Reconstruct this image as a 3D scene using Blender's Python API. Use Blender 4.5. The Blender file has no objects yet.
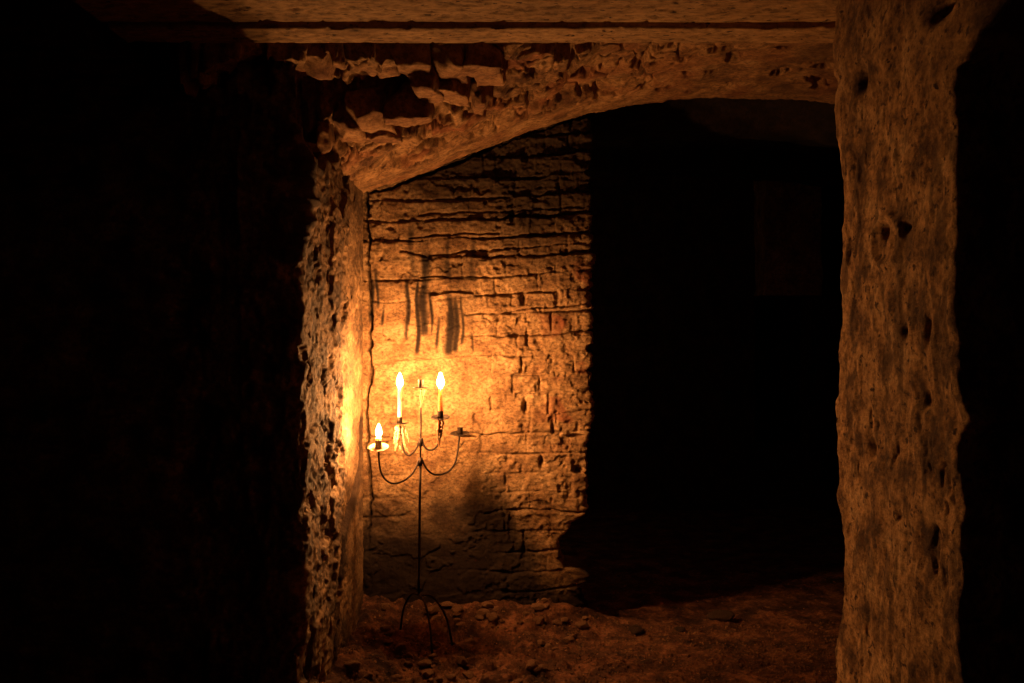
import bpy, math, random
import numpy as np

random.seed(7)
RNG = np.random.RandomState(7)
SC = bpy.context.scene
COL = SC.collection
F = 995.0; VX = 525.0; VY = 341.5; CZ = 1.33      # focal length (px), level camera, eye height


def at(px, py, Y):
    """a pixel of the photograph at distance Y -> metres"""
    return np.array([(px - VX) / F * Y, Y, CZ - (py - VY) / F * Y])


# ------------------------------------------------------------------ noise
def _h(ix, iy, iz, s=0):
    n = (ix.astype(np.int64) * 374761393 + iy.astype(np.int64) * 668265263
         + iz.astype(np.int64) * 2147483647 + s * 1274126177) & 0xffffffff
    n = ((n ^ (n >> 13)) * 1274126177) & 0xffffffff
    n = ((n ^ (n >> 16)) * 2246822519) & 0xffffffff
    n = n ^ (n >> 15)
    return (n & 0xffffff).astype(np.float64) / float(0xffffff)


def vnoise(x, y, z, s=0):
    ix, iy, iz = np.floor(x), np.floor(y), np.floor(z)
    fx, fy, fz = x - ix, y - iy, z - iz
    fx = fx * fx * fx * (fx * (fx * 6 - 15) + 10)
    fy = fy * fy * fy * (fy * (fy * 6 - 15) + 10)
    fz = fz * fz * fz * (fz * (fz * 6 - 15) + 10)
    r = 0
    for a in (0, 1):
        wa = fx if a else 1 - fx
        for b in (0, 1):
            wb = fy if b else 1 - fy
            for c in (0, 1):
                wc = fz if c else 1 - fz
                r = r + wa * wb * wc * _h(ix + a, iy + b, iz + c, s)
    return r * 2 - 1


def fbm(x, y, z, o=4, s=0, gain=.5):
    r = 0; a = 1; t = 0
    for i in range(o):
        r = r + a * vnoise(x, y, z, s + i * 17); t += a
        x, y, z = x * 2.03 + 3.1, y * 2.03 + 1.7, z * 2.03 + 9.2; a *= gain
    return r / t


def ridge(x, y, z, o=3, s=0):
    r = 0; a = 1; t = 0
    for i in range(o):
        r = r + a * (1 - 2 * np.abs(vnoise(x, y, z, s + i * 31))); t += a
        x, y, z = x * 2.1 + 5.3, y * 2.1 + 2.2, z * 2.1 + 7.7; a *= .5
    return r / t


def worley(x, y, s=0, jit=.85):
    ix, iy = np.floor(x), np.floor(y)
    f1 = np.full(x.shape, 9.); f2 = np.full(x.shape, 9.); cid = np.zeros(x.shape)
    for a in (-1, 0, 1):
        for b in (-1, 0, 1):
            cx, cy = ix + a, iy + b
            zz = np.zeros_like(cx)
            px = cx + .5 + jit * (_h(cx, cy, zz, s) - .5); py = cy + .5 + jit * (_h(cx, cy, zz, s + 5) - .5)
            d = np.maximum(np.abs(px - x), np.abs(py - y)) * .6 + np.hypot(px - x, py - y) * .4
            idv = _h(cx, cy, zz, s + 9)
            nearer = d < f1
            f2 = np.where(nearer, f1, np.minimum(f2, d)); cid = np.where(nearer, idv, cid)
            f1 = np.where(nearer, d, f1)
    return f1, f2 - f1, cid


def sst(e0, e1, x):
    t = np.clip((x - e0) / (e1 - e0 + 1e-12), 0, 1)
    return t * t * (3 - 2 * t)


# ------------------------------------------------------------------ mesh helpers
def tag(o, label=None, cat=None, group=None, kind=None):
    for k, v in (('label', label), ('category', cat), ('group', group), ('kind', kind)):
        if v: o[k] = v
    return o


def link(name, me, mat=None, parent=None):
    o = bpy.data.objects.new(name, me); COL.objects.link(o)
    if mat: me.materials.append(mat)
    if parent: o.parent = parent
    return o


def npmesh(name, V, Fq, mat, smooth=True, parent=None, attr=None):
    """V (n,3), Fq (m,4) quads -> object"""
    me = bpy.data.meshes.new(name)
    V = np.ascontiguousarray(V, dtype=np.float32); Fq = np.ascontiguousarray(Fq, dtype=np.int32)
    k = Fq.shape[1]
    me.vertices.add(len(V)); me.vertices.foreach_set('co', V.ravel())
    me.loops.add(Fq.size); me.loops.foreach_set('vertex_index', Fq.ravel())
    me.polygons.add(len(Fq)); me.polygons.foreach_set('loop_start', np.arange(0, Fq.size, k, dtype=np.int32))
    me.update(calc_edges=True)
    me.polygons.foreach_set('use_smooth', np.full(len(Fq), smooth))
    for an, av in (attr or {}).items():
        A = me.attributes.new(an, 'FLOAT', 'POINT'); A.data.foreach_set('value', np.ascontiguousarray(av, dtype=np.float32).ravel())
    me.validate()
    return link(name, me, mat, parent)


def gridfaces(n, m, flip=False, closed=False):
    idx = np.arange(n * m).reshape(n, m)
    if closed: idx = np.vstack([idx, idx[:1]])
    a = idx[:-1, :-1]; b = idx[1:, :-1]; c = idx[1:, 1:]; d = idx[:-1, 1:]
    q = np.stack([a, b, c, d], -1).reshape(-1, 4)
    return q[:, ::-1] if flip else q


def path_points(segs):
    """segs: list of (x, y, step) ; polyline from one to the next at that step"""
    P = []
    for (x0, y0, st), (x1, y1, _) in zip(segs[:-1], segs[1:]):
        n = max(1, int(math.hypot(x1 - x0, y1 - y0) / st))
        for i in range(n):
            t = i / n; P.append((x0 + (x1 - x0) * t, y0 + (y1 - y0) * t))
    P.append(segs[-1][:2])
    return np.array(P)


def smooth_path(P, it):
    for _ in range(it):
        Q = P.copy(); Q[1:-1] = (P[:-2] + 2 * P[1:-1] + P[2:]) / 4; P = Q
    return P


def path_normals(P, side):
    T = np.gradient(P, axis=0); T /= np.linalg.norm(T, axis=1)[:, None] + 1e-9
    N = np.stack([T[:, 1], -T[:, 0]], 1) * side
    for _ in range(6):
        N[1:-1] = (N[:-2] + N[1:-1] + N[2:]) / 3
    return N / (np.linalg.norm(N, axis=1)[:, None] + 1e-9)


# ------------------------------------------------------------------ materials
def new_mat(name):
    m = bpy.data.materials.new(name); m.use_nodes = True
    nt = m.node_tree; b = nt.nodes['Principled BSDF']
    return m, nt, b


MASONRY = .5      # overall reflectance of the old smoke-stained masonry


def ramp(nt, fac, stops):
    r = nt.nodes.new('ShaderNodeValToRGB')
    e = r.color_ramp.elements
    while len(e) < len(stops): e.new(.5)
    for i, (p, c) in enumerate(stops):
        e[i].position = p; e[i].color = (*c, 1)
    nt.links.new(fac, r.inputs['Fac']); return r.outputs['Color']


def stone(name, stops, scale=6, stretch=(1, 1, 1), bump=.5, bscale=60, stain_shade=None, rough=.92, dist=.004,
          speck=None):
    m, nt, b = new_mat(name)
    N = nt.nodes; L = nt.links
    tc = N.new('ShaderNodeTexCoord'); mp = N.new('ShaderNodeMapping'); mp.inputs['Scale'].default_value = stretch
    L.new(tc.outputs['Object'], mp.inputs['Vector'])
    n1 = N.new('ShaderNodeTexNoise'); n1.inputs['Scale'].default_value = scale; n1.inputs['Detail'].default_value = 8
    n1.inputs['Roughness'].default_value = .65; L.new(mp.outputs[0], n1.inputs['Vector'])
    col = ramp(nt, n1.outputs['Fac'], [(.5 + (p_ - .5) * .62, tuple(c_ * MASONRY for c_ in cc_)) for p_, cc_ in stops])
    n5 = N.new('ShaderNodeTexNoise'); n5.inputs['Scale'].default_value = bscale * .9; n5.inputs['Detail'].default_value = 5
    n5.inputs['Roughness'].default_value = .75; L.new(mp.outputs[0], n5.inputs['Vector'])
    g5 = ramp(nt, n5.outputs['Fac'], [(.38, (.38, .34, .32)), (.48, (.95, .95, .95)), (.62, (1.5, 1.5, 1.5))])
    m5 = N.new('ShaderNodeMix'); m5.data_type = 'RGBA'; m5.blend_type = 'MULTIPLY'; m5.inputs[0].default_value = .8
    L.new(col, m5.inputs[6]); L.new(g5, m5.inputs[7]); col = m5.outputs[2]
    if speck:
        sc_, lo, hi, cc = speck
        n4 = N.new('ShaderNodeTexNoise'); n4.inputs['Scale'].default_value = sc_; n4.inputs['Detail'].default_value = 3
        L.new(mp.outputs[0], n4.inputs['Vector'])
        mr = N.new('ShaderNodeMapRange'); mr.inputs[1].default_value = lo; mr.inputs[2].default_value = hi
        L.new(n4.outputs['Fac'], mr.inputs[0])
        mx = N.new('ShaderNodeMix'); mx.data_type = 'RGBA'; L.new(mr.outputs[0], mx.inputs[0])
        L.new(col, mx.inputs[6]); mx.inputs[7].default_value = (*cc, 1); col = mx.outputs[2]
    for an, cc, amt in (stain_shade or []):
        at_ = N.new('ShaderNodeAttribute'); at_.attribute_name = an
        mm = N.new('ShaderNodeMath'); mm.operation = 'MULTIPLY'; mm.inputs[1].default_value = amt
        L.new(at_.outputs['Fac'], mm.inputs[0])
        mx = N.new('ShaderNodeMix'); mx.data_type = 'RGBA'; L.new(mm.outputs[0], mx.inputs[0])
        L.new(col, mx.inputs[6]); mx.inputs[7].default_value = (*cc, 1); col = mx.outputs[2]
    L.new(col, b.inputs['Base Color'])
    n2 = N.new('ShaderNodeTexNoise'); n2.inputs['Scale'].default_value = bscale; n2.inputs['Detail'].default_value = 6
    n2.inputs['Roughness'].default_value = .7; L.new(mp.outputs[0], n2.inputs['Vector'])
    bp = N.new('ShaderNodeBump'); bp.inputs['Strength'].default_value = bump; bp.inputs['Distance'].default_value = dist
    L.new(n2.outputs['Fac'], bp.inputs['Height']); L.new(bp.outputs[0], b.inputs['Normal'])
    b.inputs['Roughness'].default_value = rough
    b.inputs['Specular IOR Level'].default_value = .25
    return m


M_brick = stone('whitewashed_old_brick', [(.25, (.20, .105, .05)), (.45, (.36, .21, .10)), (.6, (.48, .30, .15)), (.8, (.56, .37, .20))],
                scale=9, stretch=(1, 1, 1.4), bump=.7, bscale=70, dist=.006,
                stain_shade=[('red_brick', (.15, .042, .02), .75), ('soot_shade', (.006, .003, .002), .985), ('pan_shade', (.007, .003, .0025), .99)])
M_reveal = stone('crumbling_plaster', [(.3, (.13, .075, .04)), (.5, (.30, .175, .085)), (.7, (.46, .29, .15))],
                 scale=9, stretch=(1, .5, 1), bump=1, bscale=60, dist=.007, stain_shade=[('soot_shade', (.02, .01, .007), .9)])
M_pier = stone('streaked_pier_plaster', [(.3, (.20, .095, .04)), (.45, (.60, .33, .14)), (.58, (.86, .50, .22)), (.75, (1.0, .64, .32))],
               scale=11, stretch=(1.3, .6, .9), bump=1, bscale=75, dist=.008, speck=(60, .60, .68, (.06, .026, .015)), stain_shade=[('soot_shade', (.05, .022, .012), .9)])
M_vault = stone('rubble_vault', [(.28, (.17, .080, .040)), (.45, (.34, .185, .085)), (.6, (.48, .28, .13)), (.75, (.56, .35, .18))],
                scale=9, bump=.8, bscale=55, dist=.006,
                stain_shade=[('red_brick', (.17, .05, .022), .7), ('soot_shade', (.035, .016, .009), .9)])
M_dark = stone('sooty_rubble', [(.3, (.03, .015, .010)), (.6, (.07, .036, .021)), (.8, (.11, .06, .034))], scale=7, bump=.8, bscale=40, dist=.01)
M_dim = stone('dim_vault', [(.3, (.010, .005, .004)), (.6, (.022, .011, .008)), (.8, (.04, .02, .013))], scale=7, bump=.8, bscale=40, dist=.01)  # darker copy of the rubble; dimness of the far vault put into its colour
M_floor = stone('trodden_earth', [(.3, (.04, .015, .009)), (.5, (.13, .050, .026)), (.7, (.30, .125, .065))], scale=7, bump=.9, bscale=70, dist=.008,
                speck=(40, .64, .70, (.19, .10, .05)))
M_conc = stone('pitted_concrete', [(.3, (.34, .20, .095)), (.5, (.48, .295, .14)), (.7, (.58, .37, .185))], scale=5, stretch=(.5, 1, 1), bump=.35, bscale=45, dist=.003,
               speck=(60, .64, .68, (.04, .02, .014)))
M_stone = stone('loose_stone', [(.3, (.13, .06, .035)), (.6, (.26, .135, .07)), (.8, (.38, .22, .12))], scale=14, bump=.6, bscale=90)
M_clod = stone('dark_clod', [(.3, (.03, .016, .011)), (.7, (.08, .04, .025))], scale=14, bump=.6, bscale=90)

M_iron, nt, b = new_mat('blackened_wrought_iron')
b.inputs['Metallic'].default_value = .75; b.inputs['Roughness'].default_value = .55
n = nt.nodes.new('ShaderNodeTexNoise'); n.inputs['Scale'].default_value = 90; n.inputs['Detail'].default_value = 5
nt.links.new(ramp(nt, n.outputs['Fac'], [(.35, (.016, .011, .009)), (.7, (.06, .038, .026))]), b.inputs['Base Color'])
bp = nt.nodes.new('ShaderNodeBump'); bp.inputs['Strength'].default_value = .4; bp.inputs['Distance'].default_value = .001
nt.links.new(n.outputs['Fac'], bp.inputs['Height']); nt.links.new(bp.outputs[0], b.inputs['Normal'])


def wax(name, col, sss):
    m, nt, b = new_mat(name)
    n = nt.nodes.new('ShaderNodeTexNoise'); n.inputs['Scale'].default_value = 40
    nt.links.new(ramp(nt, n.outputs['Fac'], [(.3, tuple(c * .85 for c in col)), (.7, col)]), b.inputs['Base Color'])
    b.inputs['Subsurface Weight'].default_value = sss; b.inputs['Subsurface Radius'].default_value = (1, .5, .25)
    b.inputs['Subsurface Scale'].default_value = .03; b.inputs['Roughness'].default_value = .45
    return m


M_wax = wax('ivory_wax', (.85, .74, .56), .6)
M_waxo = wax('honey_wax', (.85, .50, .20), 1.0)
M_drip = wax('old_wax_drips', (.30, .20, .11), .2)
M_dripd = wax('sooty_wax_drips', (.26, .12, .05), .25)
M_pan = wax('flame_lit_pan', (.35, .24, .14), .1)  # pale colour stands in for flame light on the lower left pan
M_wick, nt, b = new_mat('charred_wick'); b.inputs['Base Color'].default_value = (.01, .008, .007, 1); b.inputs['Roughness'].default_value = 1
M_flame, nt, b = new_mat('candle_flame')
nt.nodes.remove(b)
em = nt.nodes.new('ShaderNodeEmission'); em.inputs['Color'].default_value = (1, .435, .135, 1); em.inputs['Strength'].default_value = 2300
nt.links.new(em.outputs[0], nt.nodes['Material Output'].inputs['Surface'])

# ------------------------------------------------------------------ setting: left pier with its reveal
XL = -.756; YN = 3.34; YB = 4.70


XS = [(-1.1, .50), (XL, .69), (-.70, .715), (-.55, .765), (-.415, .815), (-.2, .905), (0, .98), (.15, 1.025), (.31, 1.075), (.54, 1.12), (.83, 1.145), (1.2, 1.145), (1.46, 1.12), (1.7, 1.06)]


def arch(X):
    return CZ + np.interp(X, [p[0] for p in XS], [p[1] for p in XS])


def polydist(a, b_, pts):
    d = np.full(a.shape, 9.)
    for (x0, y0), (x1, y1) in zip(pts[:-1], pts[1:]):
        vx, vy = x1 - x0, y1 - y0; t = np.clip(((a - x0) * vx + (b_ - y0) * vy) / (vx * vx + vy * vy), 0, 1)
        d = np.minimum(d, np.hypot(a - x0 - t * vx, b_ - y0 - t * vy))
    return d


def wall_mesh(name, segs, z0, z1, dz, disp, mat, side=1, smooth=2, warp=None, attrs=None):
    P = smooth_path(path_points(segs), smooth); N = path_normals(P, side)
    Z = np.arange(z0, z1 + dz * .5, dz)
    n, m = len(P), len(Z)
    X = np.repeat(P[:, :1], m, 1); Y = np.repeat(P[:, 1:], m, 1); ZZ = np.repeat(Z[None], n, 0)
    NX = np.repeat(N[:, :1], m, 1); NY = np.repeat(N[:, 1:], m, 1)
    if warp: X, Y = warp(X, Y, ZZ)
    d = disp(X, Y, ZZ)
    at_ = attrs(X, Y, ZZ) if attrs else None
    dzz = 0
    if isinstance(d, tuple): d, dzz = d
    V = np.stack([X + NX * d, Y + NY * d, ZZ + dzz], -1).reshape(-1, 3)
    o = npmesh(name, V, gridfaces(n, m, flip=(side < 0)), mat, attr=at_)
    tag(o, kind='structure')
    return o


def disp_left(X, Y, Z):
    # crumbling rubble: streaks running down the jamb, pits, a smooth plaster band beside the brick wall
    near = 1 - sst(4.12, 4.24, Y + .03 * fbm(X * 0, Y * 0.0, Z * 3, 2, 5))
    rag = fbm(X * 3, Y * 1.7, Z * 2, 4, 1)
    st = ridge(X * 12, Y * 6.6, Z * 8, 4, 3)
    fine = fbm(X * 60, Y * 33.0, Z * 50, 3, 8)
    d = near * (.016 * rag + .006 * st + .004) + .004 * fine * (1 + near) + (1 - near) * (.006 * fbm(X * 5, Y * 2.8, Z * 3, 3, 4) + .004)
    pit = sst(.22, .34, fbm(X * 13, Y * 7.2, Z * 9, 5, 12)); d -= near * pit * .016
    pit2 = sst(.30, .36, fbm(X * 9, Y * 5.0, Z * 4, 3, 14)); d -= near * pit2 * .018
    slab = fbm(X * 4 + 3, Y * 2.2, Z * 3.5, 4, 41); d += near * .012 * sst(.02, .07, slab)     # patches of surviving render with crisp edges
    # the nearest edge is broken away in lumps
    edge = np.exp(-((Y - YN) / .10) ** 2) * (X > XL - .2)
    d += edge * (.036 * fbm(X * 0 + 2, Y * 3, Z * 5, 4, 61) + .004)
    d += edge * .035 * np.exp(-((Z - 1.84) / .14) ** 2)  # bulge added to set where the jamb's shadow ends on the lintels
    # diagonal split running down towards the camera, and crack where the brick wall meets it
    inrev = sst(XL - .05, XL - .02, X)
    wob = .02 * fbm(Y * 9, Z * 9, X * 0, 3, 19)
    dd = polydist(Y + wob, Z, [(4.58, .95), (4.55, .74), (4.32, .62), (4.10, .55), (3.98, .35), (3.88, .15), (3.82, -.1)])
    d -= inrev * .05 * np.exp(-(dd / .022) ** 2)
    # above the springing the stones of the jamb are gone (dark recess), a ledge keeps its lip
    rec = inrev * sst(1.98, 2.08, Z + .08 * fbm(Y * 6, Z * 2, X * 0, 2, 71)) * (1 - sst(3.84, 3.92, Y)) * sst(3.34, 3.46, Y)
    d -= rec * (.20 + .07 * fbm(Y * 7, Z * 7, X * 0, 3, 23))
    band = inrev * sst(4.2, 4.3, Y)
    d -= band * .03 * sst(.35, .5, fbm(Y * 18, Z * 9, X * 0, 3, 77)) * sst(1.3, 1.7, Z)
    d -= inrev * sst(4.62, 4.70, Y) * .018
    return d


def attr_left(X, Y, Z):
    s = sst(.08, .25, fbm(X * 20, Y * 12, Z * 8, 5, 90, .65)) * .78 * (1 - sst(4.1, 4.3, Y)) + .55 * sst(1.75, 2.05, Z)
    dd = polydist(Y + .05 * fbm(Y * 7, Z * 9, X * 0, 4, 19), Z, [(4.60, .95), (4.56, .74), (4.36, .62), (4.14, .52), (3.98, .33), (3.86, .12), (3.80, -.1)])
    s = np.maximum(s, np.exp(-(dd / .05) ** 4) * (X > XL - .1) * (Y < 4.69))  # shade inside the diagonal split put into the colour along its line
    dd = polydist(Y + .05 * fbm(Y * 7, Z * 9, X * 0, 4, 29), Z, [(4.10, .62), (3.92, .50), (3.80, .30)])
    s = np.maximum(s, .8 * np.exp(-(dd / .03) ** 4) * (X > XL - .1))  # shorter dark line beside the split, colour only
    return {'soot_shade': np.clip(s, 0, 1)}


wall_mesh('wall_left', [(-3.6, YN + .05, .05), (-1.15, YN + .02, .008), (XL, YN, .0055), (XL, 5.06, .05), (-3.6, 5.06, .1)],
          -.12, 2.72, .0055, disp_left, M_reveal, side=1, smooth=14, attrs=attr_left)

# ------------------------------------------------------------------ setting: brick infill wall at the back
XE = .31


def xend(Z):
    pts = [(-.2, .02), (.03, .0), (.10, -.035), (.16, -.055), (.205, -.02), (.225, .0), (.24, -.03), (.26, -.13), (.33, -.15), (.40, -.15), (.46, -.10), (.50, -.055), (.53, -.02),
           (.62, -.015), (.80, -.02), (1.0, 0), (1.5, 0), (1.56, -.01), (2.0, 0), (2.8, 0)]
    return np.interp(Z, [p[0] for p in pts], [p[1] for p in pts]) + .012 * fbm(Z * 14, Z * 0, Z * 0, 3, 15) + .022 * fbm(Z * 34, Z * 0, Z * 0, 4, 16, .6) * (Z < .56)


def brick_fields(X, Z):
    wz = Z - .035 * (X + .75) + .022 * fbm(X * 3.2, Z * 4, X * 0, 4, 2) + .006 * fbm(X * 17, Z * 17, X * 0, 3, 3)
    ROW = .0935
    k = np.floor((wz - .032) / ROW); fz = (wz - .032) / ROW - k
    dzj = np.minimum(fz, 1 - fz) * ROW
    zero = np.zeros_like(X)
    r = _h(k, zero, zero, 4)
    header = (_h(k, zero, zero, 8) > .6)
    Lb = np.where(header, .125, .215)
    wx = X + .010 * fbm(X * 9, Z * 9, X * 0, 2, 6)
    u = (wx + r * .2 + (np.mod(k, 2)) * .1) / Lb
    c = np.floor(u); fx = u - c
    j0 = .16 * (_h(c, k, zero, 11) - .5); j1 = .16 * (_h(c + 1, k, zero, 11) - .5)
    dx0 = (fx - j0); dx1 = (1 + j1 - fx)
    c2 = np.where(dx0 < 0, c - 1, np.where(dx1 < 0, c + 1, c))
    dxj = np.minimum(np.abs(dx0), np.abs(dx1)) * Lb
    rnd = _h(c2, k, zero, 21)
    return dzj, dxj, rnd, k, fz


def disp_back(X, Y, Z):
    dzj, dxj, rnd, k, fz = brick_fields(X, Z)
    rough = np.clip(.30 + .65 * sst(-.40, .0, X) + .45 * sst(1.55, 1.8, Z) + .5 * fbm(X * 3, Z * 3, Y * 0, 3, 33), .10, 1.25)
    rough *= 1 - .5 * sst(.55, .3, Z)
    wh = .0055 * (1 + .7 * fbm(X * 12, Z * 12, Y * 0, 2, 35))
    vis = np.clip(.45 + .45 * sst(-.3, -.1, X) * sst(.5, .65, Z) + 2.0 * fbm(X * 5, Z * 12, Y * 0, 3, 43), .0, 1.4)
    g = np.exp(-(dzj / wh) ** 2) * vis + .75 * np.exp(-(dxj / wh) ** 2) * np.clip(.4 + 1.6 * fbm(X * 9, Z * 9, Y * 0, 2, 47), 0, 1.2)
    d = -.016 * rough * np.minimum(g, 1.2) + .012 * rough * (rnd - .5)
    # bricks lean out at the top of each course: ledges
    d += .010 * rough * (fz - .5) * sst(1.45, 1.75, Z)
    pits = sst(.34, .5, fbm(X * 16, Z * 16, Y * 0, 3, 55)) * np.clip(rough, 0, 1)
    d -= .012 * pits
    d += .010 * fbm(X * 4, Z * 4, Y * 4, 3, 51) + .0050 * fbm(X * 38, Z * 38, Y * 38, 3, 52) * (.6 + rough) + .0055 * ridge(X * 14, Z * 30, Y * 16, 3, 57) * rough + .006 * sst(.0, .06, fbm(X * 8, Z * 11, Y * 0, 4, 59))
    # horizontal ledge under the soot streaks
    l = polydist(X, Z, [tuple(at(431, 297, 4.7)[[0, 2]]), tuple(at(452, 293.5, 4.7)[[0, 2]]), tuple(at(472, 295, 4.7)[[0, 2]])])
    d += .016 * np.exp(-(l / .006) ** 2)
    for (a, b_) in (((408, 238), (450, 233)), ((400, 250), (425, 256)), ((430, 255), (475, 251)), ((480, 250), (586, 243)), ((420, 214), (585, 207)),
                    ((383, 333), (395, 340)), ((395, 361), (470, 355)), ((420, 276), (500, 277)), ((430, 235), (500, 232)), ((465, 315), (586, 304)), ((465, 336), (530, 331))):
        l = polydist(X + .006 * fbm(X * 20, Z * 20, Y * 0, 2, 1), Z + .008 * fbm(X * 14, Z * 4, Y * 0, 3, 2), [tuple(at(*a, 4.7)[[0, 2]]), tuple(at(*b_, 4.7)[[0, 2]])])
        d -= .013 * np.exp(-(l / .0045) ** 2)
    # single holes knocked in the joints
    for (hx, hy, rx, rz, dp) in ((525, 406, 2.6, 7, .035), (545, 550, 6, 2, .0), (576, 436, 8, 2.2, .035), (541, 462, 2.4, 6, .03), (579, 470, 5, 4, .035), (523, 298, 3, 6, .035),
                                 (388, 339, 1.4, 1.4, .02), (475, 418, 2, 4, .02), (468, 437, 8, 1.5, .02), (553, 427, 1.6, 8, .02), (491, 405, 1.5, 8, .015), (527, 338, 1.6, 9, .02), (512, 216, 3, 6, .02)):
        c = at(hx, hy, 4.7)
        e = ((X - c[0] + .004 * fbm(X * 40, Z * 40, Y * 0, 2, 9)) / (rx * .0047)) ** 2 + ((Z - c[2]) / (rz * .0047)) ** 2
        d -= dp * np.exp(-e ** 2)
    # ragged free edge
    e = sst(XE - .07, XE, X)
    d += e * (.016 * fbm(X * 0, Z * 22, Y * 6, 3, 63) - .012 * np.exp(-(dzj / .008) ** 2))
    d -= .06 * np.exp(-np.abs((X - (XL + .016 + .034 * fbm(Z * 6, Z * 0, Z * 0, 5, 91, .6))) / (.0065 + .004 * fbm(Z * 20, Z * 0, Z * 0, 2, 93))) ** 3) * sst(.3, .6, Z)
    d -= .05 * np.exp(-np.abs((Z - arch(X) + .004 + .022 * fbm(X * 11, X * 0, Z * 0, 5, 92, .65)) / (.0055 + .007 * fbm(X * 9, X * 0, Z * 0, 3, 94))) ** 3)
    # rubble heap at the foot on the right
    return d


def attr_back(X, Y, Z):
    px = X / 4.7 * F + VX; pz = VY - (Z - CZ) / 4.7 * F        # lay-out of the stains measured on the wall face
    s = .25 * sst(.05, .4, fbm(X * 6, Z * 9, X * 0, 4, 6)) * sst(1.3, 1.7, Z)
    n = fbm(X * 30, Z * 8, X * 0, 3, 5)
    for (x, y0, y1, w, a) in ((371.7, 278, 320, 1.5, .8), (377, 268, 307, 1.3, .7), (383.5, 306, 325, 1.2, .7), (407.7, 278, 340, 1.8, .8), (412, 222, 282, 3.2, .55), (417.7, 276, 354, 1.6, .95),
                              (424.5, 250, 335, 4.0, .85), (431, 290, 334, 1.2, .8), (438, 318, 348, 1.1, .7), (448, 232, 280, 2.8, .6), (450, 293, 355, 3.0, .95), (456, 296, 353, 2.4, .75), (462, 294, 345, 1.3, .7),
                              (472, 235, 282, 3.0, .5), (472, 332, 352, 1.2, .6), (420, 225, 300, 9, .22), (460, 230, 330, 12, .15)):
        xx = x + 1.2 * np.sin(pz * .11 + x)
        w2 = w * (1.25 + .9 * n)
        s = np.maximum(s, a * np.exp(-np.abs((px - xx) / np.maximum(w2, .5)) ** 2.5) * sst(y0 - 6, y0 + 12, pz) * (1 - sst(y1 - 5, y1 + 3, pz)) * np.clip(1.1 + .8 * n, .3, 1))
    s = 1 - (1 - np.clip(s, 0, 1)) ** 2.6
    # general soot under the vault
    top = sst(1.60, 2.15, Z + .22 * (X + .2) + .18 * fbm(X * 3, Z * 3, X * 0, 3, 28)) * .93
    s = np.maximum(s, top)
    red = sst(.05, .3, fbm(X * 7, Z * 10, X * 0, 3, 66)) * sst(XE - .38, XE - .05, X) * sst(.7, 1.0, Z) * (1 - sst(1.6, 1.8, Z))
    pan_shade = (1 - sst(.22, .60, Z - .17 + .16 * fbm(X * 5, Z * 5, X * 0, 4, 8) + .28 * sst(-.12, .15, X))) * .97  # shadow of the candle pans painted dark on the wall foot
    return {'soot_shade': np.clip(s, 0, 1), 'red_brick': red, 'pan_shade': pan_shade}


def warp_back(X, Y, Z):
    w = sst(XE - .30, XE, X)
    return X + w * xend(Z), Y


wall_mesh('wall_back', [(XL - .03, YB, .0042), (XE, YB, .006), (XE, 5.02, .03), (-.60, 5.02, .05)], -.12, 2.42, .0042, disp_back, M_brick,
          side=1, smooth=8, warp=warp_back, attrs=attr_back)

# ------------------------------------------------------------------ setting: right pier
XR = .834; YRN = 1.88; YRF = 2.66


def warp_right(X, Y, Z):
    # the pier widens towards the ceiling on its near side (springing of the next bay)
    near = sst(2.3, 1.9, Y)
    h = sst(1.86, 2.02, Z + .05 * fbm(Z * 0, Y * 3, X * 3, 2, 3))
    Y2 = Y - near * h * .30
    fl = 1 - sst(.0, .45, Z)
    far = sst(2.40, 2.60, Y) * (X < 1.0)
    zc = [at(0, q_, 2.64)[2] for q_ in (700, 650, 560, 500, 400, 280, 190, 110, 0)]
    Y2 = Y2 + far * (np.interp(Z, zc, [.0, .0, -.065, -.03, -.03, -.055, -.05, .02, .0]) + .03 * fbm(Z * 12, Z * 0, Z * 0, 4, 131))
    nr = sst(2.15, 1.95, Y) * (Z < 1.86)
    Y2 = Y2 + nr * (.015 + .035 * fbm(Z * 9, Z * 0, Z * 0, 4, 133, .6) - .055 * np.exp(-((Z - at(0, 415, 1.88)[2]) / .028) ** 2))
    return X - fl * .012 - .05 * h * sst(2.2, 2.66, Y) * 0, Y2


def disp_right(X, Y, Z):
    st = ridge(X * 16, Y * 9.6, Z * 5.5, 4, 3)
    d = .013 * fbm(X * 3.5, Y * 2.1, Z * 2.0, 4, 101) + .003 * st + .0050 * fbm(X * 50, Y * 30.0, Z * 24, 4, 108)
    d += .0035 * sst(.0, .08, fbm(X * 9, Y * 5.4, Z * 4, 4, 106))
    pit = sst(.30, .42, fbm(X * 34, Y * 20.4, Z * 13, 4, 112)); d -= pit * .007 * sst(-.2, .2, fbm(X * 4, Y * 2.4, Z * 3, 2, 113))
    e = np.exp(-((Y - YRN) / .07) ** 2) + np.exp(-((Y - YRF) / .06) ** 2)
    d += np.clip(e, 0, 1) * .018 * fbm(X * 4, Y * 2.4, Z * 5, 5, 115)
    # knot-like scar
    for (hx, hy, rx, rz, dp) in ((886, 232, 3, 7, .03), (908, 228, 4, 4, .022), (862, 80, 4, 12, .03), (930, 330, 3, 12, .022), (905, 330, 3, 9, .015), (872, 450, 3, 10, .018), (925, 400, 3, 9, .02), (945, 5, 12, 12, .05)):
        yy = XR * F / (hx - VX); c = at(hx, hy, yy)
        q = ((Y - yy) / (rx * yy / F * yy / XR)) ** 2 + ((Z - c[2]) / (rz * yy / F)) ** 2
        d -= dp * np.exp(-q)
    ring = np.abs(np.hypot((Y - 2.28) / 1.6, (Z - 1.56)) - .055); d += .010 * np.exp(-(ring / .01) ** 2)
    return d


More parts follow.
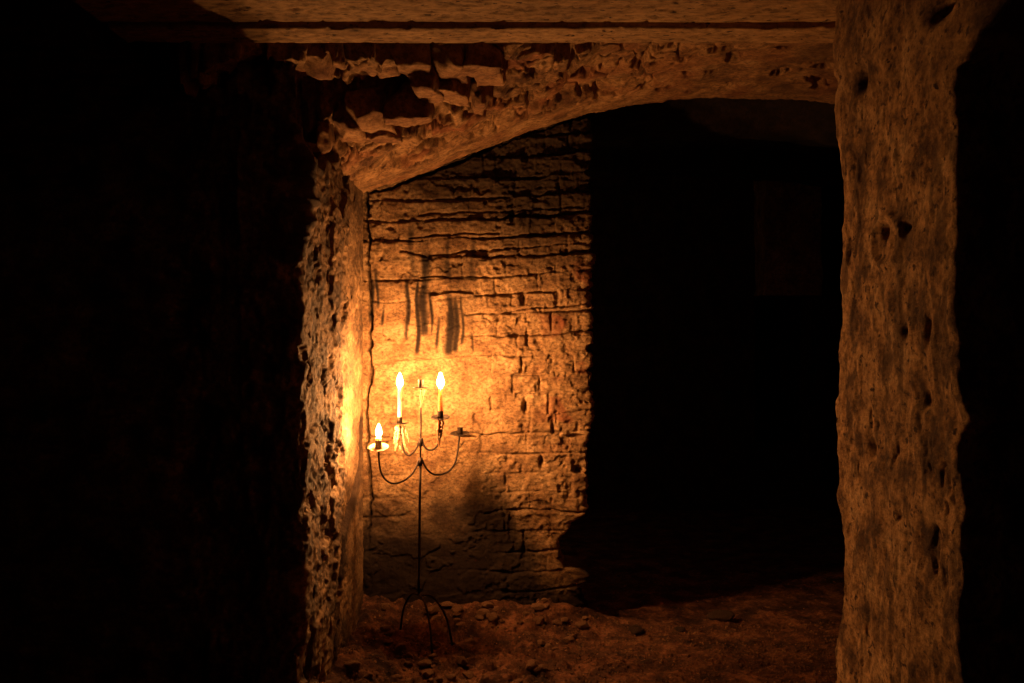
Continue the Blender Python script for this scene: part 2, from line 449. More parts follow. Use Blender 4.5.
def attr_right(X, Y, Z):
    s = sst(.02, .24, fbm(X * 34, Y * 24, Z * 10, 5, 190, .65) + .25 * fbm(X * 3, Y * 3, Z * 2, 2, 191)) * .72
    s = np.maximum(s, .5 * sst(1.7, 2.15, Z + .2 * fbm(X * 4, Y * 4, Z * 4, 3, 9)))
    s = np.maximum(s, .88 * sst(1.86, 1.80, Y) * (X < 1.0))  # dimness of the near springing painted into the colour
    return {'soot_shade': np.clip(s, 0, 1)}


wall_mesh('wall_right', [(3.4, YRN, .05), (1.1, YRN, .008), (XR, YRN, .0045), (XR, YRF, .006), (1.12, 2.78, .03), (1.56, 2.80, .05), (1.56, 4.9, .08), (3.4, 4.9, .1)],
          -.12, 2.72, .0045, disp_right, M_pier, side=-1, smooth=8, warp=warp_right, attrs=attr_right)

# ------------------------------------------------------------------ setting: segmental vault over the passage
xs = np.arange(-1.12, 1.66, .006); ys = np.arange(3.22, 4.692, .0048)
GX, GY = np.meshgrid(xs, ys, indexing='ij')
zero = GX * 0
base = arch(GX)
wy = GY + .05 * fbm(GX * 5, GY * 5, zero, 3, 2)
# intact plastered ring at the back; in front of it, towards the left, the facing stones have fallen
lf = 1 - sst(-.46, -.36, GX + .06 * fbm(GX * 6, GY * 6, zero, 3, 6))                 # left of this the facing has fallen sharply, right of it it slopes
ww = .03 * lf + .34 * (1 - lf); edge_y = 3.66 * lf + 3.86 * (1 - lf)
wy = GY + .07 * fbm(GX * 7, GY * 4, zero, 4, 2)
fallen = (1 - sst(edge_y - ww, edge_y, wy)) * (1 - sst(-.18, .0, GX))
core = CZ + .935 + .02 * fbm(GX * 4, GY * 3, zero, 2, 9) + .12 * sst(-.4, .1, GX)
z = base * (1 - fallen) + np.maximum(base, np.minimum(core, base + .30)) * fallen
strip = (1 - sst(3.84, 3.90, wy)) * (1 - sst(-.45, -.25, GX)) * (1 - fallen)
z += (.03 + .07 * (1 - sst(-.72, -.45, GX))) * strip
# stones of the core (long blocks; joints open and dark)
q1, qd, qi = worley(GX * 5.2 + .5 * fbm(GX * 6, GY * 5, zero, 3, 13), GY * 3.7 + .45 * fbm(GX * 6, GY * 5, zero, 3, 14), 3)
rub = np.clip(fallen + strip + (1 - sst(.1, .55, GX + .25 * fbm(GX * 3, GY * 3, zero, 2, 17))) * (1 - sst(4.25, 4.42, wy)) * .8, 0, 1)
gap = (1 - sst(.03, .11, qd)) * sst(-.30, .05, fbm(GX * 6, GY * 4, zero, 3, 18))
z += rub * (.085 * gap + .06 * (qi - .55) + .02 * sst(0, .5, q1))


def hole(cx, cy, rx, ry, dep, p=2.):
    global z
    e = (np.abs((GX - cx + .06 * fbm(GX * 8, GY * 5, zero, 4, 21)) / rx) ** p + np.abs((GY - cy + .10 * fbm(GX * 8, GY * 5, zero, 4, 22)) / ry) ** p)
    z += dep * (1 - sst(.80, 1.05, e))


# deep voids where light cannot reach
hole(-.60, 3.60, .20, .055, .42, 3)
hole(-.60, 3.885, .16, .028, .15, 2); hole(-.42, 3.90, .055, .035, .13); hole(-.50, 3.74, .07, .012, .05)
hole(-.55, 3.21, .36, .06, .28, 4)
hole(-.28, 3.72, .05, .05, .12); hole(-.16, 3.95, .06, .04, .10); hole(-.02, 3.62, .05, .05, .09); hole(-.12, 3.40, .04, .04, .09); hole(.10, 3.72, .022, .06, .07)
hole(.17, 3.86, .05, .035, .08); hole(.30, 3.80, .045, .03, .08); hole(.13, 3.52, .03, .05, .07); hole(.33, 3.50, .07, .03, .06); hole(.62, 3.62, .03, .03, .05)
j1, jd, ji = worley(GX * 8 + .5 * fbm(GX * 7, GY * 5, zero, 3, 31), GY * 6 + .4 * fbm(GX * 7, GY * 5, zero, 3, 30), 33)
jm = sst(.05, .2, fbm(GX * 5.5 + 4, GY * 4, zero, 3, 36)) * (1 - sst(.50, .85, GX)) * (1 - sst(4.35, 4.48, wy))
z += jm * .045 * (1 - sst(.03, .10, jd))
z += .035 * sst(.30, .36, fbm(GX * 13 + 2, GY * 9, zero, 4, 39)) * (1 - sst(4.40, 4.55, wy))
z += .010 * fbm(GX * 7, GY * 5, zero, 3, 41) + .0055 * fbm(GX * 40, GY * 22, zero, 4, 42) * (1 + rub) + rub * .016 * fbm(GX * 14, GY * 9, zero, 4, 43) + rub * .012 * sst(0, .05, fbm(GX * 9, GY * 6, zero, 3, 45))
# shuttering board mark
bl = polydist(GX, GY, [tuple([.125, 3.5]), tuple([.06, 3.95])]); z += .015 * np.exp(-(bl / .006) ** 2)
# back edge curls away from the brick wall leaving a black crack
z += (GX < XE + .02) * sst(4.672, 4.692, GY + .006 * fbm(GX * 30, GY * 0, zero, 3, 44)) * .02
red = sst(.12, .35, fbm(GX * 6, GY * 6, zero, 2, 77)) * (.35 + .5 * rub)
so = np.clip(sst(.45, 1.3, GX) * .45 + .35 * sst(.1, .4, fbm(GX * 6, GY * 6, zero, 3, 79)), 0, 1)
Vb = np.stack([GX, GY, z], -1).reshape(-1, 3)
n_, m_ = GX.shape
# solid above: back and front faces rise to 2.75
top = Vb.copy(); top[:, 2] = 2.76
# rim only
q = [gridfaces(n_, m_, flip=True)]
idx = np.arange(n_ * m_).reshape(n_, m_)
rim = np.concatenate([idx[:, 0], idx[1:, -1][:0]])
front = idx[:, 0]; back = idx[:, -1]
off = len(Vb); F1 = top[front]; offb = off + len(front); B1 = top[back]
i = np.arange(n_ - 1)
q.append(np.stack([front[i], front[i + 1], off + i + 1, off + i], 1))
q.append(np.stack([back[i + 1], back[i], offb + i, offb + i + 1], 1))
q.append(np.stack([off + i, off + i + 1, offb + i + 1, offb + i], 1))
Vall = np.vstack([Vb, F1, B1])
pad = np.zeros(len(F1) * 2)
vault = npmesh('ceiling', Vall, np.vstack(q), M_vault, attr={'red_brick': np.concatenate([red.ravel(), pad]), 'soot_shade': np.concatenate([so.ravel(), pad])})
tag(vault, kind='structure')

# single rough stones still bedded in the broken vault
def bedded(specs):
    import bmesh
    Vs = []; Fs = []; off = 0
    for k, (x0, y0, x1, y1, Hh, red_) in enumerate(specs):
        Ya = Hh * F / (VY - y0); Yb = Hh * F / (VY - y1); Ym = (Ya + Yb) / 2
        xa_, xb_ = (x0 - VX) / F * Ym, (x1 - VX) / F * Ym
        bm = bmesh.new(); bmesh.ops.create_cube(bm, size=2); bmesh.ops.subdivide_edges(bm, edges=bm.edges[:], cuts=11, use_grid_fill=True)
        P = np.array([v.co[:] for v in bm.verts]); r = np.random.RandomState(900 + k)
        for _ in range(8):
            nn = r.normal(size=3) * (1, 1, .8); nn /= np.linalg.norm(nn); dd = r.uniform(.85, 1.15)
            P = P - np.outer(np.maximum(P @ nn - dd, 0), nn)
        P = P * ((xb_ - xa_) / 2, (Yb - Ya) / 2, .07) + ((xa_ + xb_) / 2, Ym, CZ + Hh + .06)
        a_, b_, c_ = P.T
        P = P + np.stack([.020 * fbm(a_ * 14, b_ * 8, c_ * 14, 4, 501, .6), .035 * fbm(a_ * 14, b_ * 8, c_ * 14, 4, 502, .6), .014 * fbm(a_ * 20, b_ * 12, c_ * 20, 4, 503, .65)], 1)
        Vs.append(P); Fs.append(np.array([[v.index for v in f.verts] for f in bm.faces]) + off); off += len(P); bm.free()
    return np.vstack(Vs), np.vstack(Fs)


bv, bf = bedded([(329, 56, 350, 72, .945, 0), (354, 58, 378, 76, .925, 0), (376, 63, 404, 80, .93, 0), (396, 62, 432, 82, .92, 0), (430, 62, 466, 80, .92, 0), (464, 62, 500, 76, .92, 0),
                 (306, 66, 336, 80, .92, 0), (410, 82, 440, 100, .87, 0), (440, 88, 468, 103, .88, 1), (468, 98, 492, 112, .88, 0), (476, 68, 506, 84, .93, 1), (350, 118, 392, 132, .80, 0),
                 (388, 116, 432, 128, .81, 0), (336, 128, 364, 142, .78, 0), (366, 134, 400, 143, .78, 0), (318, 146, 332, 153, .72, 0)])
px_ = bv[:, 0]
tag(npmesh('ceiling', bv, bf, M_vault, attr={'red_brick': px_ * 0 + .2, 'soot_shade': px_ * 0}), kind='structure')

# ------------------------------------------------------------------ setting: floor
xa = np.concatenate([np.arange(-3.5, -1.0, .06), np.arange(-1.0, 1.7, .007), np.arange(1.7, 3.6, .08)])
ya = np.concatenate([np.arange(-.6, 3.2, .06), np.arange(3.2, 5.9, .007), np.arange(5.9, 13.5, .08)])
FX, FY = np.meshgrid(xa, ya, indexing='ij'); zero = FX * 0


def floor_z(X, Y):
    zz = X * 0
    h = .085 * np.exp(-((Y - 4.75) / .22) ** 2) * sst(.45, -.15, X) * (Y < 4.95)
    h = h + .05 * np.exp(-(((X + .75) / .16) ** 2))
    h = h + .05 * np.exp(-((X - .20) / .16) ** 2 - ((Y - 4.70) / .10) ** 2)
    h = h + .018 * fbm(X * 3, Y * 3, zz, 3, 201) + .022 * ridge(X * 9, Y * 9, zz, 4, 205) * (1 - .75 * sst(0, .4, X)) + .011 * fbm(X * 36, Y * 30, zz, 4, 207) * (1 - .4 * sst(0, .5, X)) + .012 * sst(.0, .08, fbm(X * 11, Y * 9, zz, 4, 209)) * (1 - .8 * sst(0, .4, X))
    w1, wd, wi = worley(X * 14 + .3 * fbm(X * 12, Y * 12, zz, 2, 3), Y * 14, 208)
    h = h + .045 * np.clip(.45 - w1, 0, 1) * (wi > .45) * (1 - .65 * sst(-.05, .4, X))
    return h


FZ = floor_z(FX, FY)
Vf = np.stack([FX, FY, FZ], -1).reshape(-1, 3)
fl = npmesh('floor', Vf, gridfaces(*FX.shape), M_floor); tag(fl, kind='structure')


# ------------------------------------------------------------------ setting: chamber beyond and roof of the near chamber
def box_struct(name, x0, x1, y0, y1, z0, z1, mat, amp=.02, st=.05, parent=None, kind='structure', sc_=5., sharp=0.):
    """a box whose faces are dense, roughened grids (one mesh)"""
    Vs = []; Fs = []; off = 0

    def face(o, u, v):
        nonlocal off
        o, u, v = map(np.array, (o, u, v))
        nu = max(2, int(np.linalg.norm(u) / st) + 1); nv = max(2, int(np.linalg.norm(v) / st) + 1)
        a, b_ = np.meshgrid(np.linspace(0, 1, nu), np.linspace(0, 1, nv), indexing='ij')
        P = o + a[..., None] * u + b_[..., None] * v
        Vs.append(P.reshape(-1, 3)); Fs.append(gridfaces(nu, nv) + off); off += nu * nv
    dx, dy, dz = x1 - x0, y1 - y0, z1 - z0
    face((x0, y0, z0), (dx, 0, 0), (0, 0, dz)); face((x1, y1, z0), (-dx, 0, 0), (0, 0, dz))
    face((x0, y1, z0), (0, -dy, 0), (0, 0, dz)); face((x1, y0, z0), (0, dy, 0), (0, 0, dz))
    face((x0, y1, z0), (dx, 0, 0), (0, -dy, 0)); face((x0, y0, z1), (dx, 0, 0), (0, dy, 0))
    V = np.vstack(Vs)
    X, Y, Z = V.T
    V = V + amp * np.stack([fbm(X * sc_, Y * sc_, Z * sc_, 3, 301), fbm(X * sc_, Y * sc_, Z * sc_, 3, 302), fbm(X * sc_, Y * sc_, Z * sc_, 3, 303)], 1)
    o = npmesh(name, V, np.vstack(Fs), mat, parent=parent)
    if kind: tag(o, kind=kind)
    return o


def far_vault():
    # low vault over the chamber beyond: its underside climbs to the right
    X, Y = np.meshgrid(np.arange(-1.2, 3.5, .03), np.arange(4.74, 8.1, .03), indexing='ij'); zz = X * 0
    Zs = 2.36 + .22 * (1 - sst(4.8, 5.2, Y)) + .16 * (Y - 5.0) - .05 * (X - .9) ** 2 - .17 * sst(6.3, 6.5, Y - .12 * (X - 1)) + .025 * fbm(X * 5, Y * 5, zz, 3, 5) + .018 * ridge(X * 9, Y * 14, zz, 3, 6)
    V = np.stack([X, Y, Zs], -1).reshape(-1, 3); n_, m_ = X.shape
    T = V.copy(); T[:, 2] = 3.0 + T[:, 2] * 0
    return np.vstack([V, T]), np.vstack([gridfaces(n_, m_, flip=True), gridfaces(n_, m_) + len(V)])


v_, f_ = far_vault(); tag(npmesh('ceiling', v_, f_, M_dim), kind='structure')
# far wall with a low dark passage cut through it under a rough brick breast
FYW = 7.5
zt = at(0, 295, FYW)[2]
xb0 = at(765, 0, FYW)[0]
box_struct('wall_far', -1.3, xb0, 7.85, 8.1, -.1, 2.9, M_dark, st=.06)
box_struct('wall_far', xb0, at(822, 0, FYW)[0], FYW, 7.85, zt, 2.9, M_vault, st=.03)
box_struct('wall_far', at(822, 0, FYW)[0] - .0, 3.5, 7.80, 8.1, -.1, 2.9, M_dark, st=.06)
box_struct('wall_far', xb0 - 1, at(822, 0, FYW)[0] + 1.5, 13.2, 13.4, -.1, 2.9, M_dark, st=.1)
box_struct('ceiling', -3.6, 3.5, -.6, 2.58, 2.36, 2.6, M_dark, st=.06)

# ------------------------------------------------------------------ concrete lintels across the near edge
H = CZ + .94


def lintel(y0, y1, z0, h, x0, x1, seed):
    """pitted precast lintel: dense underside with slightly chipped arrises"""
    st = .008
    prof = []
    c = .006
    pts = [(y0 + c, 0), (y1 - c, 0), (y1, c), (y1, h), (y0, h), (y0, c)]
    for (a, b_), (a2, b2) in zip(pts, pts[1:] + pts[:1]):
        nn = max(1, int(math.hypot(a2 - a, b2 - b_) / .006))
        for t in range(nn): prof.append((a + (a2 - a) * t / nn, b_ + (b2 - b_) * t / nn))
    prof = np.array(prof); X1 = np.arange(x0, x1 + st, st)
    X, A = np.meshgrid(X1, np.arange(len(prof)), indexing='ij')
    Y = prof[A, 0]; Zp = prof[A, 1] + z0
    zz = X * 0
    chip = .007 * sst(.30, .45, fbm(X * 14, Y * 14, Zp * 14, 3, seed))
    pit = .005 * sst(.36, .44, fbm(X * 45, Y * 60, Zp * 45, 2, seed + 3))
    Zp = Zp + np.where(prof[A, 1] < .02, pit + chip * 0 + .002 * fbm(X * 3, Y * 9, zz, 2, seed), 0)
    Y = Y + np.where(A * 0 + np.abs(prof[A, 0] - y0) < .01, chip, 0) - np.where(np.abs(prof[A, 0] - y1) < .01, chip, 0) + .003 * fbm(X * 2, zz, zz, 2, seed + 7)
    V = np.stack([X, Y, Zp], -1).reshape(-1, 3)
    n_, m_ = X.shape
    idx = np.arange(n_ * m_).reshape(n_, m_); idx = np.hstack([idx, idx[:, :1]])
    a = idx[:-1, :-1]; b_ = idx[1:, :-1]; c_ = idx[1:, 1:]; d_ = idx[:-1, 1:]
    q = np.stack([a, b_, c_, d_], -1).reshape(-1, 4)[:, ::-1]
    o = npmesh('concrete_lintel', V, q, M_conc)
    import bmesh
    bm = bmesh.new(); bm.from_mesh(o.data); bmesh.ops.holes_fill(bm, edges=[e for e in bm.edges if e.is_boundary], sides=0)
    bm.to_mesh(o.data); bm.free()
    return o


l1 = lintel(2.985, 3.138, H, .12, -1.25, 1.40, 400)
tag(l1, 'narrow pale concrete lintel directly above the rubble arch, the lower strip of the two', 'lintel')
l2 = lintel(2.700, 2.932, H, .12, -1.25, 1.40, 420)
tag(l2, 'broad pale concrete lintel along the very top of the view, nearer than the narrow one', 'lintel')
box_struct('ceiling', -3.6, 3.5, 2.58, 3.42, H + .12, H + .34, M_dark, st=.05, amp=.012)


# ------------------------------------------------------------------ candelabra
def tube(pts, r, seg=10, close_ends=True, noise=0, seed=0):
    """returns V, F(list) of a swept tube; r scalar or list; pts Catmull-smoothed already"""
    pts = [np.array(p, float) for p in pts]; n = len(pts)
    rr = [r] * n if np.isscalar(r) else list(r)
    V = []; Fc = []
    up = np.array([0, 1, 0.])
    for i_, p in enumerate(pts):
        t = pts[min(i_ + 1, n - 1)] - pts[max(i_ - 1, 0)]; t /= np.linalg.norm(t) + 1e-9
        a = np.cross(t, up)
        if np.linalg.norm(a) < .2: a = np.cross(t, np.array([1, 0, 0.]))
        a /= np.linalg.norm(a); b_ = np.cross(t, a)
        for k in range(seg):
            an = 2 * math.pi * k / seg
            q = 1 + noise * random.uniform(-1, 1)
            V.append(p + rr[i_] * q * (math.cos(an) * a + math.sin(an) * b_))
    for i_ in range(n - 1):
        for k in range(seg):
            k2 = (k + 1) % seg
            Fc.append((i_ * seg + k, i_ * seg + k2, (i_ + 1) * seg + k2, (i_ + 1) * seg + k))
    if close_ends:
        Fc.append(tuple(range(seg))[::-1]); Fc.append(tuple((n - 1) * seg + k for k in range(seg)))
    return V, Fc


def lathe(prof, seg=32, center=(0, 0, 0), tiltx=0, tilty=0):
    V = []; Fc = []; n = len(prof)
    cx, cy, cz = center; ca, sa = math.cos(tiltx), math.sin(tiltx); cb, sb = math.cos(tilty), math.sin(tilty)
    for r, z_ in prof:
        for k in range(seg):
            an = 2 * math.pi * k / seg
            x, y, zz = r * math.cos(an), r * math.sin(an), z_
            y, zz = y * ca - zz * sa, y * sa + zz * ca
            x, zz = x * cb + zz * sb, -x * sb + zz * cb
            V.append((x + cx, y + cy, zz + cz))
    for i_ in range(n - 1):
        for k in range(seg):
            k2 = (k + 1) % seg
            Fc.append((i_ * seg + k, i_ * seg + k2, (i_ + 1) * seg + k2, (i_ + 1) * seg + k))
    if prof[0][0] > 1e-6: Fc.append(tuple(range(seg))[::-1])
    if prof[-1][0] > 1e-6: Fc.append(tuple((n - 1) * seg + k for k in range(seg)))
    return V, Fc


def pymesh(name, parts, mat, parent=None, origin=(0, 0, 0), smooth=True):
    V = []; Fc = []
    for v, f in parts:
        o_ = len(V); V += [tuple(np.array(p) - np.array(origin)) for p in v]; Fc += [tuple(i_ + o_ for i_ in q_) for q_ in f]
    me = bpy.data.meshes.new(name); me.from_pydata(V, [], Fc); me.validate()
    for p in me.polygons: p.use_smooth = smooth
    o = link(name, me, mat, parent); return o


def curve(pts, n=10):
    """Catmull-Rom through points"""
    P = [np.array(p, float) for p in pts]; P = [2 * P[0] - P[1]] + P + [2 * P[-1] - P[-2]]; out = []
    for i_ in range(1, len(P) - 2):
        for k in range(n):
            t = k / n; a, b_, c, d = P[i_ - 1:i_ + 3]
            out.append(.5 * ((2 * b_) + (c - a) * t + (2 * a - 5 * b_ + 4 * c - d) * t * t + (3 * b_ - a - 3 * c + d) * t ** 3))
    out.append(P[-2]); return out


YC = 4.30
fz0 = float(floor_z(np.array([at(418, 0, YC)[0]]), np.array([YC]))[0])
origin = at(418.5, 0, YC); origin[2] = fz0
cand = bpy.data.objects.new('candelabra', None); COL.objects.link(cand); cand.location = origin; cand.empty_display_size = .1
tag(cand, 'black wrought iron floor candelabra with curved arms, standing before the brick wall', 'candelabra')


def part(name, parts, mat, parent=None):
    return pymesh(name, parts, mat, parent or cand, origin=(origin if parent is None else origin))


hubz = at(419, 590, YC)
pole = part('pole', [tube([at(418.7, 596, YC), at(419.2, 560, YC), at(419.8, 500, YC), at(420.4, 459, YC)], .0058, 10),
                     tube([at(420.4, 462, YC), at(420.7, 430, YC), at(421.2, 389, YC)], .0042, 10)], M_iron)
part('collar', [tube([at(420.6, 446, YC), at(420.7, 438, YC)], .0098, 12)], M_iron)
part('collar', [tube([at(420.2, 466, YC), at(420.4, 457.5, YC)], .0105, 12)], M_iron)
# tripod feet: bowed legs
for k, (dx, dy) in enumerate(((-.10, .15), (.07, -.13), (.14, .06))):
    fx, fy = hubz[0] + dx, YC + dy
    fz = float(floor_z(np.array([fx]), np.array([fy]))[0]) + .003
    c = curve([(hubz[0], YC, hubz[2] - .020), (hubz[0] + dx * .4, YC + dy * .4, hubz[2] * .9 + fz * .1 - .012), (hubz[0] + dx * .8, YC + dy * .8, hubz[2] * .5 + fz * .5), (fx, fy, fz)], 8)
    part('leg', [tube(c, .0048, 8)], M_iron)


def panprof(R, lip):   # dished drip pan with a rolled rim, thickness 1.2 mm
    return [(.0, -.0012), (R * .6, -.0012), (R * .85, .001), (R, lip), (R + .0012, lip + .0012), (R - .0008, lip + .0018), (R * .84, .0026), (R * .6, .0004), (.0, .0004)]


def sockprof(R, h):
    return [(R * .9, 0), (R, .001), (R, h - .002), (R * 1.08, h), (R * .92, h + .0006), (R * .86, h - .002), (R * .86, .004), (0, .004)]


# name, arm points (px), pan centre (px), distance, pan radius, tilt, socket height px
SOCK = {}


def holder(key, armpts, pan, Y, R, lip, tilt, sr, sh, tilty=0, panmat=None):
    pc = at(pan[0], pan[1], Y)
    if armpts:
        P = []
        n = len(armpts)
        for i_, (x, y) in enumerate(armpts):
            P.append(at(x, y, YC + (Y - YC) * (i_ / (n - 1)) ** .8))
        arm = part('arm', [tube(curve(P, 8), .0043, 8)], M_iron)
    else: arm = cand
    def kid(nm, pr, mt):
        return pymesh(nm, pr, mt, arm, origin=origin)
    kid('drip_pan', [lathe(panprof(R, lip), 36, pc, tilt, tilty)], panmat or M_iron)
    kid('candle_socket', [lathe(sockprof(sr, sh), 24, pc, 0, 0)], M_iron)
    SOCK[key] = (pc, arm)


holder('LL', [(419, 459), (416.5, 466), (412, 474), (404, 480.5), (394, 483.5), (386, 480), (381, 472), (379, 461), (378.5, 450)], (378.5, 448.5), 4.21, .043, .006, math.radians(17), .0145, .034, 0, M_pan)
holder('UL', [(419.5, 440), (416.8, 447.5), (412.5, 453), (407.5, 455), (403, 449), (401.5, 437), (399.8, 425)], (399.6, 424), 4.33, .041, .003, math.radians(-3), .0115, .030, math.radians(-2))
holder('UR', [(422, 440), (424.6, 447), (429.5, 450.2), (434.5, 448.5), (438.5, 443), (440, 431), (440.3, 419)], (440.3, 418), 4.28, .040, .003, math.radians(13), .0128, .030)
holder('LR', [(422, 459.5), (426, 468), (433, 474), (441, 474.5), (449, 471), (455, 463), (457.5, 452), (459.5, 436)], (460, 434.3), 4.45, .042, .004, math.radians(11), .0125, .031)
holder('TOP', None, (421.2, 388), 4.30, .036, .002, math.radians(-2), .0125, .036)
tag(SOCK['LL'][1], 'lower left arm, its drip pan coloured pale for the flame light')


def candle(key, rb, rt, hpx, col, label, flame_px, lean=0, group=None):
    """taper candle standing in its socket: body, wick, flame"""
    pc, arm = SOCK[key]
    Y = pc[1]
    root = bpy.data.objects.new('candle', None); COL.objects.link(root); root.location = (pc[0], pc[1], pc[2] + .0042); root.empty_display_size = .02
    tag(root, label, 'candle', group)
    h = hpx * Y / F
    prof = [(rb * .96, 0), (rb, .003)]
    for i_ in range(1, 9): prof.append((rb + (rt - rb) * i_ / 8 + random.uniform(-.0004, .0004), h * i_ / 8 - .002))
    prof += [(rt * .94, h), (rt * .6, h - .001), (rt * .3, h - .003), (0, h - .003)]
    pymesh('wax_body', [lathe(prof, 28, (0, 0, 0), 0, lean)], col, root)
    pymesh('wick', [tube([(math.sin(lean) * h, 0, h - .004), (math.sin(lean) * h + .0005, 0, h + .004), (math.sin(lean) * h + .002, 0, h + .008)], .0008, 6)], M_wick, root)
    fh = flame_px * Y / F; fr = fh * .25
    fp = [(0, 0)] + [(fr * math.sin(math.pi * t ** .62) ** .8 * (1 - .25 * t), fh * t) for t in [.05, .12, .2, .3, .4, .5, .6, .7, .8, .88, .95]] + [(0, fh)]
    pymesh('flame', [lathe(fp, 20, (math.sin(lean) * h + .001, 0, h + .004))], M_flame, root)
    return root, h


candle('LL', .0120, .0120, 10, M_wax, 'burnt-down stub of a candle alight on the lowest left pan', 13)
c2, h2 = candle('UL', .0098, .0092, 35.5, M_wax, 'slender white candle burning on the upper left pan above thick wax drips', 14)
c3, h3 = candle('UR', .0112, .0078, 29, M_waxo, 'tapered honey-coloured candle burning on the upper right pan', 15)


# hardened wax hanging beneath two pans
def drips(key, mat, spec, name, label):
    pc, arm = SOCK[key]; parts = []
    for (x0, y0, x1, y1, r0, r1, dy) in spec:
        a = at(x0, y0, pc[1]) + np.array([0, dy, 0]); b_ = at(x1, y1, pc[1]) + np.array([0, dy * .3, 0]); n = 12
        P = [a + (b_ - a) * t / n + np.array([.0022 * math.sin(t * 1.9 + x0), .0012 * math.cos(t * 2.3), 0]) for t in range(n + 1)]
        R = [(r0 + (r1 - r0) * t / n) * (1 + .30 * random.uniform(-1, 1)) for t in range(n + 1)]; R[-1] *= .3; R[0] *= .8
        parts.append(tube(P, R, 8, noise=.12))
    o = pymesh(name, parts, mat, arm, origin=origin); o['label'] = label
    return o


drips('UL', M_drip, [(397, 425, 394, 444, .007, .003, -.01), (400, 425, 396, 452, .008, .004, -.016), (402, 426, 406, 451, .008, .004, -.008), (405, 426, 409.5, 443, .006, .0025, .0),
                     (399, 426, 399, 440, .008, .005, -.02), (403, 440, 410, 455, .005, .0045, -.004), (396, 436, 395, 451, .004, .002, -.01), (400, 446, 404, 454, .005, .003, -.01)],
      'wax_drips', 'pale wax drips hanging in strands under the pan')
drips('UR', M_dripd, [(438.8, 420, 438.3, 440, .009, .006, -.004), (441.5, 420, 440, 438, .009, .006, .004), (443, 420, 441, 436, .006, .003, -.008), (440, 432, 438.8, 446, .008, .0035, -.002), (438, 430, 437.6, 443, .004, .002, -.01)],
      'wax_drips', 'dark brown wax column hanging under the pan')
o = pymesh('wax_drips', [tube([at(421 + .4 * math.sin(t), 390 + t * 1.6, 4.295) for t in range(12)], [.005 - .0002 * t + .0008 * (t % 2) for t in range(12)], 8),
                         tube([at(424 - .15 * t, 390 + t * 1.4, 4.29) for t in range(8)], [.0028 - .0002 * t for t in range(8)], 7)], M_drip, cand, origin=origin)
o['label'] = 'pale wax run down the top of the pole'


# ------------------------------------------------------------------ loose stones and grit on the earth floor
def rock_mesh(seed, flat=.6):
    import bmesh
    bm = bmesh.new(); bmesh.ops.create_icosphere(bm, subdivisions=3, radius=1)
    V = np.array([v.co[:] for v in bm.verts]); r = np.random.RandomState(seed)
    for _ in range(9):                                   # cut facets
        nrm = r.normal(size=3); nrm /= np.linalg.norm(nrm); dd = r.uniform(.55, .9)
        k = V @ nrm; V = V - np.outer(np.maximum(k - dd, 0), nrm)
    V = V * (1 + .10 * fbm(V[:, 0] * 2 + seed, V[:, 1] * 2, V[:, 2] * 2, 3, seed))[:, None]
    V[:, 2] *= flat; V[:, 0] *= r.uniform(1, 1.4)
    for v, c in zip(bm.verts, V): v.co = c
    me = bpy.data.meshes.new('rock'); bm.to_mesh(me); bm.free()
    for p in me.polygons: p.use_smooth = False
    return me


def put_rock(name, me, mat, x, y, s, rz, sink=.25):
    me.materials.clear(); me.materials.append(mat)
    o = bpy.data.objects.new(name, me); COL.objects.link(o)
    zf = float(floor_z(np.array([x]), np.array([y]))[0])
    o.location = (x, y, zf + s * .42 * (1 - sink)); o.scale = (s, s, s); o.rotation_euler = (random.uniform(-.15, .15), random.uniform(-.15, .15), rz)
    return o


def floor_at(px, py):
    Y = CZ / ((py - VY) / F); return at(px, py, Y)[:2]


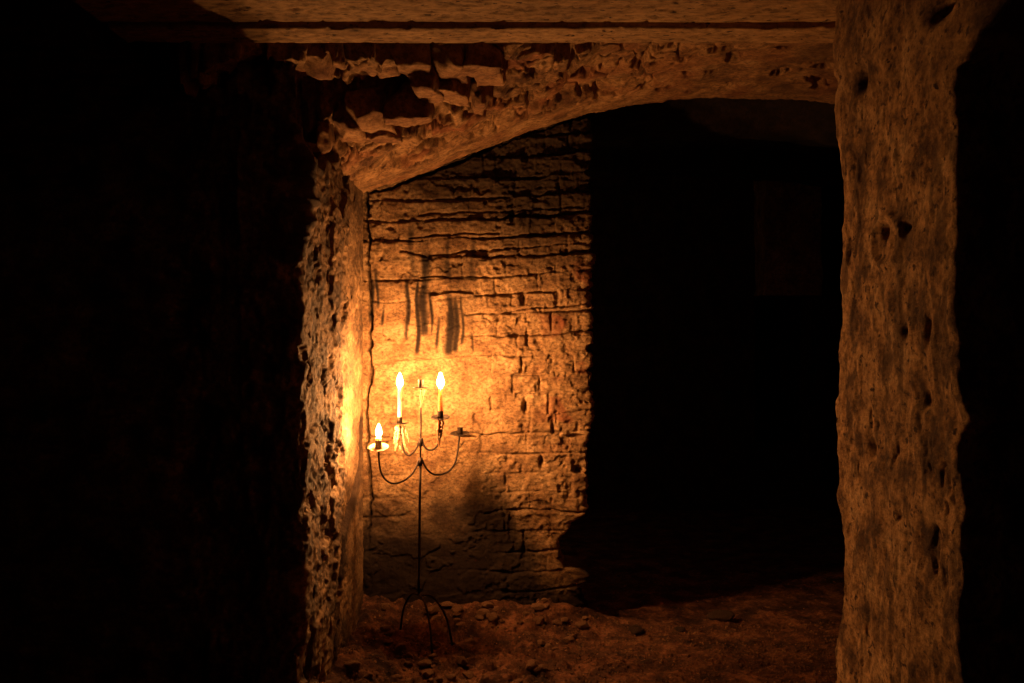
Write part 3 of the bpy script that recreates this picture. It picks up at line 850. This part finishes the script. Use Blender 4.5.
for i_, (px, py, s, lb) in enumerate(((636, 634, .042, 'dark clod on the floor nearest the foot of the brick wall'),
                                      (680, 632, .026, 'small dark clod, middle one of the three on the floor right of the brick'),
                                      (722, 620, .055, 'broad flat dark clod on the floor, rightmost and farthest of the three'))):
    x, y = floor_at(px, py)
    tag(put_rock('earth_clod', rock_mesh(50 + i_, .5), M_clod, x, y, s, i_ * 1.3), lb, 'clod')
rocks = [rock_mesh(k, .65) for k in range(8)]
for me in rocks: me.materials.append(M_stone)
stones = []
for i_ in range(90):
    if i_ < 60: x = random.uniform(-.68, .25); y = random.uniform(3.75, 4.62)
    else: x = random.uniform(-.45, .32); y = random.uniform(4.52, 4.68)
    if math.hypot(x - origin[0], y - YC) < .03: continue
    s = random.uniform(.010, .030) * (1.1 if i_ > 60 else 1)
    o = bpy.data.objects.new('loose_stone', rocks[i_ % 8]); COL.objects.link(o)
    zf = float(floor_z(np.array([x]), np.array([y]))[0])
    o.location = (x, y, zf + s * .3); o.scale = (s, s, s * random.uniform(.8, 1.1)); o.rotation_euler = (random.uniform(-.2, .2), random.uniform(-.2, .2), random.uniform(0, 6.28))
    tag(o, 'small brown stone lying loose on the earth floor before the brick wall', 'stone', 'loose stones on the earth floor')
# grit
V = []; Fq = []
base_v = np.array([(1, 0, 0), (0, 1, 0), (-1, 0, 0), (0, -1, 0), (0, 0, 1), (0, 0, -1)], float)
tri = np.array([(0, 1, 4), (1, 2, 4), (2, 3, 4), (3, 0, 4), (1, 0, 5), (2, 1, 5), (3, 2, 5), (0, 3, 5)])
NG = 5000
gx = RNG.uniform(-.70, 1.5, NG); gy = RNG.uniform(3.3, 4.66, NG); gz = floor_z(gx, gy); gs = RNG.uniform(.0025, .0075, NG)
for k in range(NG):
    w_ = base_v * gs[k] * RNG.uniform(.6, 1.3, (6, 3)); V.append(w_ + (gx[k], gy[k], gz[k] + gs[k] * .3)); Fq.append(tri + 6 * k)
g = npmesh('grit', np.vstack(V), np.vstack(Fq), M_stone, smooth=False)
tag(g, 'fine brown grit and crumbs scattered over the earth floor', 'grit', kind='stuff')

# weak added lamp with no seen source, brightens the chamber beyond
ld = bpy.data.lights.new('added_glow_beyond', 'POINT'); ld.energy = 3.5; ld.color = (1, .42, .14); ld.shadow_soft_size = .03
lo = bpy.data.objects.new('added_glow_beyond', ld); COL.objects.link(lo); lo.location = (-.7, 6.4, 1.75)

# ------------------------------------------------------------------ camera, world, view
cam = bpy.data.cameras.new('camera'); co = bpy.data.objects.new('camera', cam); COL.objects.link(co)
co.location = (0, 0, CZ); co.rotation_euler = (math.pi / 2, 0, 0)
cam.sensor_width = 36; cam.lens = F / 1024 * 36; cam.shift_x = (512 - VX) / 1024; cam.shift_y = 0
cam.clip_start = .05; SC.camera = co
w = bpy.data.worlds.new('cellar_dark'); SC.world = w; w.use_nodes = True
w.node_tree.nodes['Background'].inputs[0].default_value = (1, .45, .35, 1); w.node_tree.nodes['Background'].inputs[1].default_value = .004
vs = SC.view_settings; vs.view_transform = 'Standard'; vs.look = 'None'; vs.gamma = 1; vs.use_curve_mapping = False; vs.exposure = 0
SC.cycles.max_bounces = 8; SC.cycles.diffuse_bounces = 4
SC.cycles.use_denoising = True
